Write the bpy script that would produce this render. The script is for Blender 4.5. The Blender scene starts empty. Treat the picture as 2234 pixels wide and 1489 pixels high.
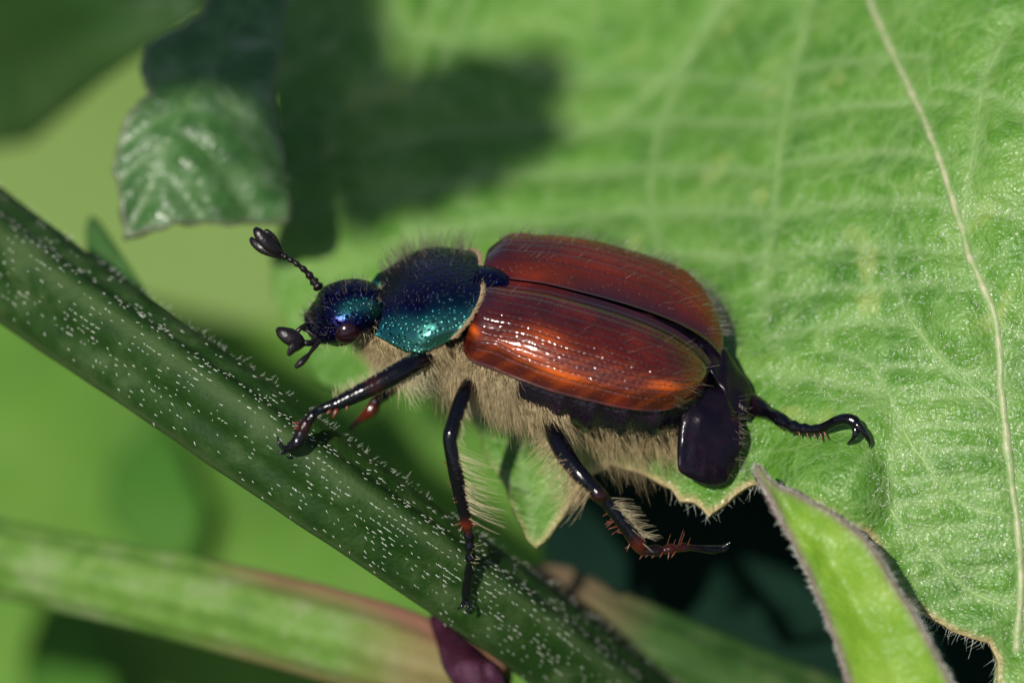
import bpy, math, random
import numpy as np
from mathutils import Vector, Matrix, noise, geometry

random.seed(7)
rng = np.random.default_rng(7)
rad = math.radians

# ------------------------------------------------------------------ frame
S = 0.001                 # the scene is thought out in millimetres and built in metres
PP = 90.0                 # photo pixels per millimetre on the plane of focus
D0 = 150.0                # lens to beetle, mm
PITCH = 40.0              # the camera looks 40 degrees down
RX = np.array(Matrix.Rotation(rad(90 - PITCH), 3, 'X'))
T0 = np.array([0.0, 0.0, 0.16])       # the beetle clings 16 cm above the ground

def C(px, py, dz=0.0):
    """photo pixel + depth behind the plane of focus (mm) -> camera aligned mm"""
    k = (D0 + dz) / D0
    return np.array([(px - 1117.0) / PP * k, (744.5 - py) / PP * k, -dz])

def CC(a):
    a = np.asarray(a, float)
    k = (D0 + a[:, 2]) / D0
    return np.stack([(a[:, 0] - 1117.0) / PP * k, (744.5 - a[:, 1]) / PP * k, -a[:, 2]], 1)

def W(p):
    return (np.asarray(p, float) @ RX.T) * S + T0

# ------------------------------------------------------------------ camera
sc = bpy.context.scene
col = sc.collection
cam = bpy.data.cameras.new('camera')
cam.sensor_width = 22.3
cam.lens = D0 * 22.3 / (2234 / PP)
cam.clip_start = 0.005
cam.clip_end = 50.0
cam.dof.use_dof = True
cam.dof.focus_distance = (D0 + 0.95) * S
cam.dof.aperture_fstop = cam.lens / 6.0
cam.dof.aperture_blades = 0
cam_o = bpy.data.objects.new('camera', cam)
col.objects.link(cam_o)
cam_o.location = W([0, 0, D0])
cam_o.rotation_euler = (rad(90 - PITCH), 0, 0)
sc.camera = cam_o

# ------------------------------------------------------------------ light
SUN_LEFT, SUN_UP = 17.0, 12.0
sun_c = np.array([-math.tan(rad(SUN_LEFT)), math.tan(rad(SUN_UP)), 1.0])
sun_c /= np.linalg.norm(sun_c)
sun_w = RX @ sun_c
world = bpy.data.worlds.new('World')
sc.world = world
world.use_nodes = True
wn = world.node_tree
sky = wn.nodes.new('ShaderNodeTexSky')
sky.sky_type = 'NISHITA'
sky.sun_disc = False
sky.sun_elevation = math.asin(sun_w[2])
sky.sun_rotation = math.atan2(sun_w[0], sun_w[1])
bg = wn.nodes['Background']
bg.inputs['Strength'].default_value = 0.09
wn.links.new(sky.outputs['Color'], bg.inputs['Color'])
sl = bpy.data.lights.new('sun', 'SUN')
sl.energy = 4.8
sl.angle = rad(0.53)
sl.color = (1.0, 0.95, 0.86)
sun_o = bpy.data.objects.new('sun', sl)
col.objects.link(sun_o)
sun_o.rotation_euler = Vector(sun_w).to_track_quat('Z', 'Y').to_euler()
sun_o.location = W(sun_c * 400)
sc.view_settings.view_transform = 'Standard'
sc.view_settings.look = 'None'
sc.view_settings.exposure = 0.0
sc.view_settings.gamma = 1.0
sc.cycles.use_denoising = True
sc.cycles.max_bounces = 5
sc.cycles.adaptive_threshold = 0.02
sc.cycles.transparent_max_bounces = 8
sc.cycles.sample_clamp_indirect = 6.0
sc.render.film_transparent = False

# ------------------------------------------------------------------ materials
class Mat:
    def __init__(self, name, base=(.5, .5, .5), rough=.5, metal=0., spec=.5, coat=0., coat_r=.1):
        self.m = bpy.data.materials.new(name)
        self.m.use_nodes = True
        self.t = self.m.node_tree
        self.n = self.t.nodes
        self.b = self.n['Principled BSDF']
        self.set('Base Color', (*base, 1)); self.set('Roughness', rough); self.set('Metallic', metal)
        self.set('Specular IOR Level', spec); self.set('Coat Weight', coat); self.set('Coat Roughness', coat_r)
        self.co = self.n.new('ShaderNodeTexCoord').outputs['Object']
    def set(self, k, v): self.b.inputs[k].default_value = v
    def link(self, a, b): self.t.links.new(a, b)
    def to(self, k, sock): self.link(sock, self.b.inputs[k])
    def noise(self, per_mm, detail=3., rough=.55, co=None, dist=0.):
        x = self.n.new('ShaderNodeTexNoise')
        x.inputs['Scale'].default_value = per_mm * 1000
        x.inputs['Detail'].default_value = detail
        x.inputs['Roughness'].default_value = rough
        x.inputs['Distortion'].default_value = dist
        self.link(co or self.co, x.inputs['Vector'])
        return x.outputs['Fac']
    def voro(self, per_mm, feature='F1', co=None, rnd=1.0, out='Distance'):
        x = self.n.new('ShaderNodeTexVoronoi')
        x.feature = feature
        x.inputs['Scale'].default_value = per_mm * 1000
        x.inputs['Randomness'].default_value = rnd
        self.link(co or self.co, x.inputs['Vector'])
        return x.outputs[out]
    def ramp(self, fac, stops):
        x = self.n.new('ShaderNodeValToRGB')
        e = x.color_ramp.elements
        while len(e) < len(stops): e.new(0.5)
        for i, (p, c) in enumerate(stops):
            e[i].position = p
            e[i].color = (*c, 1) if not isinstance(c, (int, float)) else (c, c, c, 1)
        self.link(fac, x.inputs['Fac'])
        return x.outputs['Color']
    def mix(self, fac, a, b, mode='MIX'):
        x = self.n.new('ShaderNodeMix')
        x.data_type = 'RGBA'; x.blend_type = mode
        for s, v in ((x.inputs[0], fac), (x.inputs[6], a), (x.inputs[7], b)):
            if isinstance(v, (int, float)): s.default_value = v
            elif isinstance(v, tuple): s.default_value = (*v, 1)
            else: self.link(v, s)
        return x.outputs[2]
    def math(self, op, a, b=0.):
        x = self.n.new('ShaderNodeMath'); x.operation = op
        for s, v in ((x.inputs[0], a), (x.inputs[1], b)):
            if isinstance(v, (int, float)): s.default_value = v
            else: self.link(v, s)
        return x.outputs[0]
    def attr(self, name, out='Fac'):
        x = self.n.new('ShaderNodeAttribute'); x.attribute_name = name
        return x.outputs[out]
    def bump(self, height, dist_mm, strength=1.0, prev=None):
        x = self.n.new('ShaderNodeBump')
        x.inputs['Distance'].default_value = dist_mm * S
        x.inputs['Strength'].default_value = strength
        self.link(height, x.inputs['Height'])
        if prev is not None: self.link(prev, x.inputs['Normal'])
        self.to('Normal', x.outputs['Normal'])
        return x.outputs['Normal']
    def stretch(self, sx, sy, sz, rot=(0, 0, 0)):
        x = self.n.new('ShaderNodeMapping')
        x.inputs['Scale'].default_value = (sx, sy, sz)
        x.inputs['Rotation'].default_value = rot
        self.link(self.co, x.inputs['Vector'])
        return x.outputs['Vector']
    def translucent(self, color, amount):
        tr = self.n.new('ShaderNodeBsdfTranslucent')
        if isinstance(color, tuple): tr.inputs['Color'].default_value = (*color, 1)
        else: self.link(color, tr.inputs['Color'])
        mx = self.n.new('ShaderNodeMixShader')
        mx.inputs[0].default_value = amount
        out = self.n['Material Output']
        self.link(self.b.outputs[0], mx.inputs[1]); self.link(tr.outputs[0], mx.inputs[2])
        self.link(mx.outputs[0], out.inputs['Surface'])

def leaf_material(name, dark, mid, pale, rough=.42, blotch=.35, grain=9., grain_h=.02, vein_col=None, edge_col=None, trans=.15, spec=.5, fleck=None, ripple=False, net=False):
    M = Mat(name, rough=rough, spec=spec)
    n1 = M.noise(blotch, 4., .6)
    c = M.ramp(n1, [(.3, dark), (.5, mid), (.72, pale)])
    n2 = M.noise(grain * .35, 3.)
    c = M.mix(M.math('MULTIPLY', n2, .35), c, tuple(x * .55 for x in mid))
    if fleck:
        f = M.ramp(M.noise(.75, 2., .4), [(.66, 0.), (.76, 1.)])
        c = M.mix(M.math('MULTIPLY', f, .5), c, fleck)
    if net:
        wob = M.n.new('ShaderNodeVectorMath'); wob.operation = 'MULTIPLY_ADD'
        nz_ = M.n.new('ShaderNodeTexNoise'); nz_.inputs['Scale'].default_value = 900.; M.link(M.co, nz_.inputs['Vector'])
        M.link(nz_.outputs['Color'], wob.inputs[0]); wob.inputs[1].default_value = (.0009,) * 3; M.link(M.co, wob.inputs[2])
        e1 = M.ramp(M.voro(.62, 'DISTANCE_TO_EDGE', co=wob.outputs[0]), [(.0, 1.), (.07, 0.)])
        e2 = M.ramp(M.voro(1.9, 'DISTANCE_TO_EDGE', co=wob.outputs[0]), [(.0, 1.), (.10, 0.)])
        c = M.mix(M.math('MULTIPLY', e1, .38), c, (.22, .36, .11))
        c = M.mix(M.math('MULTIPLY', e2, .22), c, (.24, .36, .15))
        c = M.mix(M.math('MULTIPLY', M.ramp(M.noise(2.2, 3.), [(.5, 0.), (.75, 1.)]), .35), c, (.19, .32, .10))
    if vein_col: c = M.mix(M.attr('vein'), c, vein_col)
    if edge_col: c = M.mix(M.attr('edge'), c, edge_col)
    M.to('Base Color', c)
    h1 = M.noise(grain * .5, 3.)
    nb = M.bump(h1, grain_h * 3., .5)
    if ripple:
        nb = M.bump(M.noise(1.3, 3., .6, co=M.stretch(.55, 1.6, 1.6)), .12, .55, nb)
    if net:
        nb = M.bump(M.voro(1.9, 'DISTANCE_TO_EDGE', co=wob.outputs[0]), .10, .55, nb)
    h2 = M.voro(grain)
    M.bump(h2, grain_h, .9, nb)
    M.to('Roughness', M.ramp(M.noise(grain * .8, 2.), [(.35, rough - .16), (.65, rough + .12)]))
    if trans: M.translucent(c, trans)
    return M.m

MAT = {}
MAT['broad'] = leaf_material('broad_leaf_surface', (.052, .160, .016), (.100, .245, .028), (.18, .33, .065), rough=.42, blotch=.55,
                             grain=10., grain_h=.028, vein_col=(.24, .36, .14), edge_col=(.42, .32, .16), net=True, trans=.12, spec=.36, fleck=(.38, .44, .13), ripple=True)
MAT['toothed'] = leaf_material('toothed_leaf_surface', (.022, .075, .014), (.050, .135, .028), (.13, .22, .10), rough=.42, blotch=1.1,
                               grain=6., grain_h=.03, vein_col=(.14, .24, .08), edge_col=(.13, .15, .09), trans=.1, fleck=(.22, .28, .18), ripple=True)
MAT['bract'] = leaf_material('lance_leaf_surface', (.13, .28, .016), (.19, .35, .024), (.29, .44, .06), rough=.5, spec=.3, blotch=.6,
                             grain=8., grain_h=.02, edge_col=(.17, .11, .11), trans=.2)
MAT['backleaf'] = leaf_material('pale_leaf_surface', (.115, .195, .045), (.155, .24, .06), (.18, .27, .08), rough=.7, spec=.1, blotch=.05, grain=2., grain_h=.03)
MAT['lowleaf'] = leaf_material('fresh_leaf_surface', (.035, .105, .016), (.090, .205, .026), (.135, .265, .045), rough=.7, spec=.1, blotch=.075, grain=2., grain_h=.03)
MAT['shadeleaf'] = leaf_material('painted_shade_surface', (.005, .016, .012), (.007, .022, .015), (.010, .030, .018), rough=.9, spec=.02, blotch=.08, grain=2., grain_h=.03, trans=0)  # near-black green carries the deep shade of the gap
MAT['shadedside'] = leaf_material('shaded_side_surface', (.012, .040, .008), (.020, .058, .012), (.05, .10, .03), rough=.6, spec=.15, blotch=.12, grain=2., grain_h=.03, trans=0)  # the leaf's shaded side is put into a darker base colour
MAT['shadepatch'] = leaf_material('shade_patch_surface', (.03, .10, .014), (.045, .13, .018), (.07, .16, .03), rough=.8, spec=.05, blotch=.1, grain=2., grain_h=.03, trans=0)  # dark green stands in for shaded gaps in the foliage
MAT['midleaf'] = leaf_material('deep_leaf_surface', (.035, .10, .02), (.05, .135, .025), (.09, .18, .05), rough=.5, blotch=.1, grain=2., grain_h=.03, trans=.05)

def stem_material(name, dark, mid, pale, purple=None, ridge=.8):
    M = Mat(name, rough=.6, spec=.12)
    st = M.noise(.9, 4., .6, co=M.stretch(1, 1, 1))
    c = M.ramp(st, [(.3, dark), (.5, mid), (.75, pale)])
    c = M.mix(M.math('MULTIPLY', M.attr('edge'), ridge), c, pale)
    if purple: c = M.mix(M.attr('tint'), c, purple)
    M.to('Base Color', c)
    nb = M.bump(M.noise(5., 3.), .05, .5)
    M.bump(M.voro(9.), .02, .6, nb)
    return M.m
MAT['stem'] = stem_material('ridged_stem_skin', (.009, .030, .005), (.015, .043, .007), (.05, .085, .028))
MAT['stem_light'] = stem_material('pale_stem_skin', (.07, .15, .025), (.105, .205, .035), (.19, .25, .11), purple=(.22, .11, .07), ridge=.15)
MAT['stem_dim'] = stem_material('olive_stem_skin', (.018, .052, .010), (.03, .078, .016), (.08, .12, .04), purple=(.20, .13, .08), ridge=.15)
MAT['node'] = stem_material('purple_node_skin', (.014, .003, .008), (.028, .005, .013), (.09, .035, .07))

def simple(name, base, rough, spec=.5, metal=0., coat=0., nz=None, bumpv=None):
    M = Mat(name, base, rough, metal, spec, coat)
    if nz: M.to('Base Color', M.ramp(M.noise(nz[0], 3.), [(.3, nz[1]), (.7, nz[2])]))
    if bumpv: M.bump(M.voro(bumpv[0]), bumpv[1], bumpv[2])
    return M.m

MAT['dim_vein'] = simple('toothed_leaf_vein_skin', (.08, .17, .04), .5, nz=(1.2, (.06, .14, .03), (.11, .2, .06)), bumpv=(7., .03, .6))
MAT['side_vein'] = simple('leaf_side_vein_skin', (.16, .30, .07), .5, nz=(1.2, (.12, .25, .05), (.22, .34, .10)), bumpv=(7., .03, .6))
MAT['vein'] = simple('leaf_vein_skin', (.30, .35, .16), .5, nz=(2.5, (.18, .29, .09), (.38, .38, .22)), bumpv=(7., .03, .6))
MAT['plant_hair'] = simple('plant_hair', (.62, .66, .55), .35)
MAT['belly_hair'] = simple('belly_hair', (.42, .30, .14), .4, spec=.5, nz=(7., (.17, .115, .05), (.66, .52, .29)))
MAT['leg_hair'] = simple('leg_hair', (.50, .43, .25), .35, spec=.6)
MAT['back_hair'] = simple('back_hair', (.20, .18, .13), .25, spec=.8, nz=(4., (.02, .017, .014), (.24, .21, .15)))
MAT['fringe'] = simple('fringe_hair', (.40, .28, .15), .5, nz=(6., (.30, .20, .10), (.5, .38, .22)))
MAT['spine'] = simple('spine_horn', (.10, .022, .008), .3, spec=.5)
MAT['chitin'] = simple('leg_chitin', (.004, .003, .006), .14, spec=.5, bumpv=(9., .012, .4))
MAT['antenna'] = simple('antenna_chitin', (.007, .004, .005), .36, spec=.35, bumpv=(14., .012, .5))
MAT['soil'] = simple('soil', (.06, .045, .03), .9, nz=(.2, (.03, .022, .015), (.09, .07, .045)), bumpv=(.6, .6, .8))
MAT['cover'] = simple('ground_cover', (.09, .24, .03), .55, nz=(.05, (.05, .16, .02), (.15, .32, .05)))

# leg: dark chitin, red brown where the attribute says so
M = Mat('leg_shell', rough=.14, spec=.36)
M.to('Base Color', M.mix(M.attr('tint'), (.0022, .002, .004), (.09, .012, .005)))
M.to('Roughness', M.ramp(M.noise(7., 3.), [(.35, .10), (.65, .22)]))
M.bump(M.voro(9.), .016, .5)
MAT['leg'] = M.m

# head and pronotum: dark iridescent metal, violet on the disc, teal on the flanks
M = Mat('iridescent_shell', rough=.16, metal=.9, spec=.5)
c = M.ramp(M.attr('tint'), [(0., (.006, .004, .020)), (.34, (.008, .008, .062)), (.55, (.010, .055, .10)), (.78, (.03, .21, .20)), (1., (.10, .32, .24))])
c = M.mix(M.math('MULTIPLY', M.noise(1.1, 3.), .5), c, (.006, .006, .022))
M.to('Base Color', c)
vv = M.n.new('ShaderNodeMapRange'); vv.interpolation_type = 'SMOOTHSTEP'; vv.inputs['From Max'].default_value = .46
M.link(M.voro(8.5), vv.inputs['Value'])
nb = M.bump(vv.outputs['Result'], .055, .9)
M.bump(M.noise(26., 2.), .006, .6, nb)
M.to('Roughness', M.ramp(M.noise(5., 3.), [(.35, .17), (.7, .32)]))
MAT['shell'] = M.m

# elytra: translucent looking red brown horn under a clear gloss
M = Mat('elytron_horn', rough=.38, spec=.1, coat=1.0, coat_r=.06)
st = M.attr('stria')
pt = M.attr('tint')
c = M.ramp(M.noise(.85, 4., .6), [(.32, (.026, .0022, .0018)), (.50, (.056, .0044, .0018)), (.68, (.105, .0082, .0024))])
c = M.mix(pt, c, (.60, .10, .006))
c = M.mix(M.math('MULTIPLY', st, .55), c, (.045, .007, .005))
c = M.mix(M.attr('dark'), c, (.016, .006, .012))
M.to('Base Color', c)
M.set('Subsurface Radius', (.5, .12, .05)); M.set('Subsurface Scale', .35 * S)
nb = M.bump(M.noise(2.2, 3.), .09, .35)
pit = M.ramp(M.voro(6.), [(.0, 0.), (.2, .2), (.33, 1.)])
M.bump(pit, .03, .6, nb)
MAT['elytron'] = M.m

M = Mat('abdomen_chitin', rough=.17, spec=.4)
M.to('Base Color', M.ramp(M.noise(1.2, 4.), [(.35, (.004, .003, .007)), (.6, (.010, .005, .011)), (.75, (.03, .008, .008))]))
nb = M.bump(M.noise(3.5, 3.), .05, .5)
M.bump(M.voro(11.), .02, .6, nb)
MAT['abdomen'] = M.m
M = Mat('pygidium_chitin', rough=.24, spec=.22)
M.to('Base Color', M.ramp(M.noise(1.6, 4.), [(.35, (.003, .0022, .006)), (.6, (.008, .004, .009)), (.8, (.035, .010, .009))]))
nb = M.bump(M.noise(3., 3., co=M.stretch(1, 1, .4)), .04, .4)
M.bump(M.voro(12.), .008, .5, nb)
MAT['pygidium'] = M.m
M = Mat('eye_lens', (.012, .003, .006), .16, spec=.5)
M.bump(M.voro(40.), .002, .25)
MAT['eye'] = M.m

# ------------------------------------------------------------------ builders
def tag(o, label=None, cat=None, group=None, kind=None):
    if label: o['label'] = label
    if cat: o['category'] = cat
    if group: o['group'] = group
    if kind: o['kind'] = kind
    return o

def thing(name, base_cam, label, cat, group=None):
    o = bpy.data.objects.new(name, None)
    o.empty_display_size = .001
    col.objects.link(o)
    o.location = W(base_cam)
    return tag(o, label, cat, group)

def root_loc(o):
    v = np.zeros(3)
    while o is not None:
        v = v + np.array(o.location); o = o.parent
    return v

def mesh(name, V, F, mat, parent=None, smooth=True, attrs=None, kind=None, origin=None):
    Vw = W(V)
    me = bpy.data.meshes.new(name)
    if parent is not None: base = root_loc(parent)
    elif origin is not None: base = W(origin)
    else: base = Vw.mean(0)
    Vl = Vw - base
    if isinstance(F, np.ndarray):
        k = F.shape[1]; nf = len(F)
        me.vertices.add(len(Vl)); me.vertices.foreach_set('co', Vl.astype(np.float32).ravel())
        me.loops.add(nf * k); me.loops.foreach_set('vertex_index', F.astype(np.int32).ravel())
        me.polygons.add(nf)
        me.polygons.foreach_set('loop_start', (np.arange(nf) * k).astype(np.int32))
        me.update(calc_edges=True); me.validate()
    else:
        me.from_pydata(Vl.tolist(), [], F); me.update()
    me.polygons.foreach_set('use_smooth', np.full(len(me.polygons), smooth))
    for k, a in (attrs or {}).items():
        at = me.attributes.new(k, 'FLOAT', 'POINT')
        at.data.foreach_set('value', np.asarray(a, np.float32))
    me.materials.append(MAT[mat])
    o = bpy.data.objects.new(name, me)
    col.objects.link(o)
    if parent is not None: o.parent = parent
    else: o.location = base
    if kind: o['kind'] = kind
    return o

def solidify(o, mm, offset=-1):
    m = o.modifiers.new('thickness', 'SOLIDIFY')
    m.thickness = mm * S; m.offset = offset
    return o

def catmull(P, n):
    P = np.asarray(P, float)
    k = len(P)
    Q = np.vstack([2 * P[0] - P[1], P, 2 * P[-1] - P[-2]])
    t = np.linspace(0, k - 1 - 1e-9, n)
    i = t.astype(int); f = (t - i)[:, None]
    a, b, c, d = Q[i], Q[i + 1], Q[i + 2], Q[i + 3]
    return .5 * ((2 * b) + (-a + c) * f + (2 * a - 5 * b + 4 * c - d) * f ** 2 + (-a + 3 * b - 3 * c + d) * f ** 3)

def frames(P):
    T = np.gradient(P, axis=0); T /= np.linalg.norm(T, axis=1)[:, None] + 1e-12
    n = np.cross(T[0], [0, 0, 1.0])
    if np.linalg.norm(n) < 1e-3: n = np.cross(T[0], [0, 1.0, 0])
    N = [n / np.linalg.norm(n)]
    for i in range(1, len(P)):
        v = N[-1] - T[i] * np.dot(N[-1], T[i]); N.append(v / (np.linalg.norm(v) + 1e-12))
    N = np.array(N)
    return T, N, np.cross(T, N)

def grid_faces(nr, nc, wrap=False):
    i, j = np.meshgrid(np.arange(nr - 1), np.arange(nc if wrap else nc - 1), indexing='ij')
    j2 = (j + 1) % nc
    return np.stack([i * nc + j, i * nc + j2, (i + 1) * nc + j2, (i + 1) * nc + j], -1).reshape(-1, 4)

def tube_arrays(P, R, seg=12, flat=None):
    """P cam mm, R radii; closed round ends"""
    T, N, Bn = frames(P)
    a = np.linspace(0, 2 * math.pi, seg, endpoint=False)
    R = np.asarray(R, float)
    sec = np.stack([np.cos(a), np.sin(a)], 1)
    V = (P[:, None, :] + R[:, None, None] * (sec[None, :, 0:1] * N[:, None, :] + (1 if flat is None else flat) * sec[None, :, 1:2] * Bn[:, None, :])).reshape(-1, 3)
    F = [tuple(f) for f in grid_faces(len(P), seg, True)]
    n = len(V)
    V = np.vstack([V, P[0] - T[0] * R[0] * .35, P[-1] + T[-1] * R[-1] * .35])
    for j in range(seg):
        F.append((n, (j + 1) % seg, j))
        k = (len(P) - 1) * seg
        F.append((n + 1, k + j, k + (j + 1) % seg))
    return V, F

def tube(name, pts, mat, parent=None, n=24, seg=12, attrs=None, flat=None, wob=0., cam=False, **k):
    """pts rows: px,py,dz,radius_mm"""
    pts = np.asarray(pts, float)
    Q = catmull(pts, n)
    P = Q[:, :3] if cam else CC(Q[:, :3])
    R = np.maximum(Q[:, 3], .004)
    if wob: R = R * (1 + wob * np.array([noise.noise(Vector(p * 1.7)) for p in P]))
    V, F = tube_arrays(P, R, seg, flat)
    return mesh(name, V, F, mat, parent, attrs=attrs, **k)

def hair_arrays(root, d, length, r0, bend, seg=4, tip=.25):
    """three sided tapering hairs, all numpy; root,d,bend Nx3; length,r0 N"""
    n = len(root)
    d = d / (np.linalg.norm(d, axis=1)[:, None] + 1e-12)
    t = np.linspace(0, 1, seg + 1)
    P = root[:, None, :] + length[:, None, None] * (d[:, None, :] * t[None, :, None] + bend[:, None, :] * (t ** 2)[None, :, None])
    x = np.cross(d, rng.normal(size=(n, 3))); x /= np.linalg.norm(x, axis=1)[:, None] + 1e-12
    y = np.cross(d, x)
    rr = r0[:, None] * (1 - (1 - tip) * t[None, :])
    V = []
    for k in range(3):
        a = 2 * math.pi * k / 3
        V.append(P + rr[:, :, None] * (math.cos(a) * x + math.sin(a) * y)[:, None, :])
    V = np.stack(V, 2).reshape(-1, 3)          # n, seg+1, 3
    base = (np.arange(n) * (seg + 1) * 3)[:, None, None]
    i, k = np.meshgrid(np.arange(seg), np.arange(3), indexing='ij')
    q = np.stack([i * 3 + k, i * 3 + (k + 1) % 3, (i + 1) * 3 + (k + 1) % 3, (i + 1) * 3 + k], -1).reshape(1, -1, 4)
    return V, (q + base).reshape(-1, 4)

def hairs(name, root, d, length, r0, bend, mat, parent, seg=4, tip=.25):
    n = len(root)
    b = lambda v: np.broadcast_to(np.asarray(v, float), (n,)).copy()
    bend = np.broadcast_to(np.asarray(bend, float), (n, 3))
    V, F = hair_arrays(np.asarray(root), np.asarray(d), b(length), b(r0), bend, seg, tip)
    return mesh(name, V, F, mat, parent, kind='stuff')

def in_poly(P, poly):
    x, y = P[:, 0], P[:, 1]
    r = np.zeros(len(P), bool)
    n = len(poly)
    for i in range(n):
        x1, y1 = poly[i]; x2, y2 = poly[(i + 1) % n]
        c = ((y1 > y) != (y2 > y)) & (x < (x2 - x1) * (y - y1) / (y2 - y1 + 1e-12) + x1)
        r ^= c
    return r

def dist_poly(P, L, closed=False):
    L = np.asarray(L, float)
    d = np.full(len(P), 1e9)
    m = len(L) if closed else len(L) - 1
    for i in range(m):
        a, b = L[i], L[(i + 1) % len(L)]
        ab = b - a
        t = np.clip(((P - a) @ ab) / (ab @ ab + 1e-12), 0, 1)
        d = np.minimum(d, np.linalg.norm(P - (a + t[:, None] * ab), axis=1))
    return d

def densify(poly, step, jag=0., closed=True):
    out = []
    n = len(poly)
    for i in range(n if closed else n - 1):
        a = np.array(poly[i], float); b = np.array(poly[(i + 1) % n], float)
        k = max(1, int(np.linalg.norm(b - a) / step))
        nrm = np.array([-(b - a)[1], (b - a)[0]]); nrm /= np.linalg.norm(nrm) + 1e-9
        for j in range(k):
            p = a + (b - a) * j / k
            if jag: p = p + nrm * jag * noise.noise(Vector((p[0] / 45, p[1] / 45, 3.3)))
            out.append(p)
    return np.array(out)

def tps(ctrl):
    ctrl = np.asarray(ctrl, float)
    X = ctrl[:, :2] / 1000; z = ctrl[:, 2]
    def U(r): return np.where(r > 0, r ** 2 * np.log(r + 1e-12), 0)
    K = U(np.linalg.norm(X[:, None] - X[None], axis=2)) + np.eye(len(X)) * .01
    Pm = np.hstack([np.ones((len(X), 1)), X])
    A = np.block([[K, Pm], [Pm.T, np.zeros((3, 3))]])
    w = np.linalg.solve(A, np.concatenate([z, np.zeros(3)]))
    def f(P):
        Y = np.asarray(P, float)[:, :2] / 1000
        return U(np.linalg.norm(Y[:, None] - X[None], axis=2)) @ w[:-3] + np.hstack([np.ones((len(Y), 1)), Y]) @ w[-3:]
    return f

def leaf_sheet(name, outline, depth, step, mat, parent, veins=(), vein_w=7., quilt=0., quilt_w=26., edge_w=12., jag=0., thick=.16, out_step=None, vein_a=.6, edge_min=-1e9):
    poly = densify(outline, out_step or step, jag)
    lo, hi = poly.min(0), poly.max(0)
    gx = np.arange(lo[0], hi[0], step); gy = np.arange(lo[1], hi[1], step * .866)
    G = np.array([(x + (step / 2 if j % 2 else 0), y) for j, y in enumerate(gy) for x in gx])
    G = G + rng.normal(size=G.shape) * step * .08
    G = G[in_poly(G, poly)]
    G = G[dist_poly(G, poly, True) > step * .45]
    pts = [Vector(p) for p in np.vstack([poly, G])]
    n = len(poly)
    v2, _, f2, _, _, _ = geometry.delaunay_2d_cdt(pts, [], [list(range(n))], 1, 1e-6)
    P = np.array([(v.x, v.y) for v in v2])
    d = np.full(len(P), 1e9)
    for v in veins: d = np.minimum(d, dist_poly(P, v))
    de = dist_poly(P, poly, True)
    z = depth(P)
    if veins: z = z - quilt * (1 - np.exp(-(d / quilt_w) ** 2))
    attrs = {'vein': np.exp(-(d / vein_w) ** 2) * vein_a, 'edge': np.exp(-(de / edge_w) ** 2) * np.clip((P[:, 0] - edge_min) / 300, 0, 1)}
    V = CC(np.column_stack([P, z]))
    F = [tuple(reversed(f)) for f in f2]
    # faces point at the camera
    a, b, c = (V[F[0][i]] for i in range(3))
    if np.cross(b - a, c - a)[2] < 0: F = [tuple(reversed(f)) for f in F]
    o = mesh(name, V, F, mat, parent, attrs=attrs)
    solidify(o, thick)
    return o, P, z

def vein_tube(px, depth, r0, r1, parent, name='vein', lift=.0, n=40, mat='vein'):
    L = catmull(np.asarray(px, float), n)
    z = depth(L) - lift
    P = CC(np.column_stack([L, z]))
    P = P + np.array([[.05 * noise.noise(Vector(p * 1.6)), 0, 0] for p in P])
    R = np.linspace(r0, r1, n) * (1 + .45 * np.array([noise.noise(Vector(p * 2.2)) for p in P]))
    V, F = tube_arrays(P, R, 8)
    return mesh(name, V, F, mat, parent)

# ================================================================== the setting
g = 6.0
gv = [(-g, -g, 0), (g, -g, 0), (g, g, 0), (-g, g, 0)]
me = bpy.data.meshes.new('ground')
nx = 60
xs = np.sign(np.linspace(-1, 1, nx)) * np.abs(np.linspace(-1, 1, nx)) ** 3 * g
gv = [(x, y, .004 * noise.noise(Vector((x * 20, y * 20, 0)))) for y in xs for x in xs]
me.from_pydata(gv, [], [tuple(f) for f in grid_faces(nx, nx)])
me.materials.append(MAT['soil'])
go = bpy.data.objects.new('ground', me); col.objects.link(go); go['kind'] = 'structure'

# low ground cover, one mass of small pointed leaves
cv, cf = [], []
for i in range(5200):
    x = random.gauss(0.0, .16); y = random.gauss(.12, .2)
    h = random.uniform(.004, .05); a = random.uniform(0, 6.283); L = random.uniform(.012, .03); w = L * random.uniform(.22, .36)
    dx, dy = math.cos(a), math.sin(a); up = random.uniform(-.3, .6)
    b = len(cv)
    for t, ww in ((0, .15), (.35, 1.), (.7, .75), (1., .02)):
        zz = h + L * (up * t - .5 * t * t)
        for sgn in (-1, 0, 1):
            cv.append((x + dx * L * t - dy * w * ww * sgn, y + dy * L * t + dx * w * ww * sgn, max(.002, zz + abs(sgn) * w * .25 * ww)))
    for r in range(3):
        for c_ in range(2):
            k = b + r * 3 + c_
            cf.append((k, k + 1, k + 4, k + 3))
me = bpy.data.meshes.new('ground_cover')
me.from_pydata(cv, [], cf); me.materials.append(MAT['cover'])
me.polygons.foreach_set('use_smooth', np.ones(len(cf), bool))
o = bpy.data.objects.new('ground_cover', me); col.objects.link(o)
tag(o, 'low green ground cover far below the stems', 'ground cover', kind='stuff')

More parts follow.
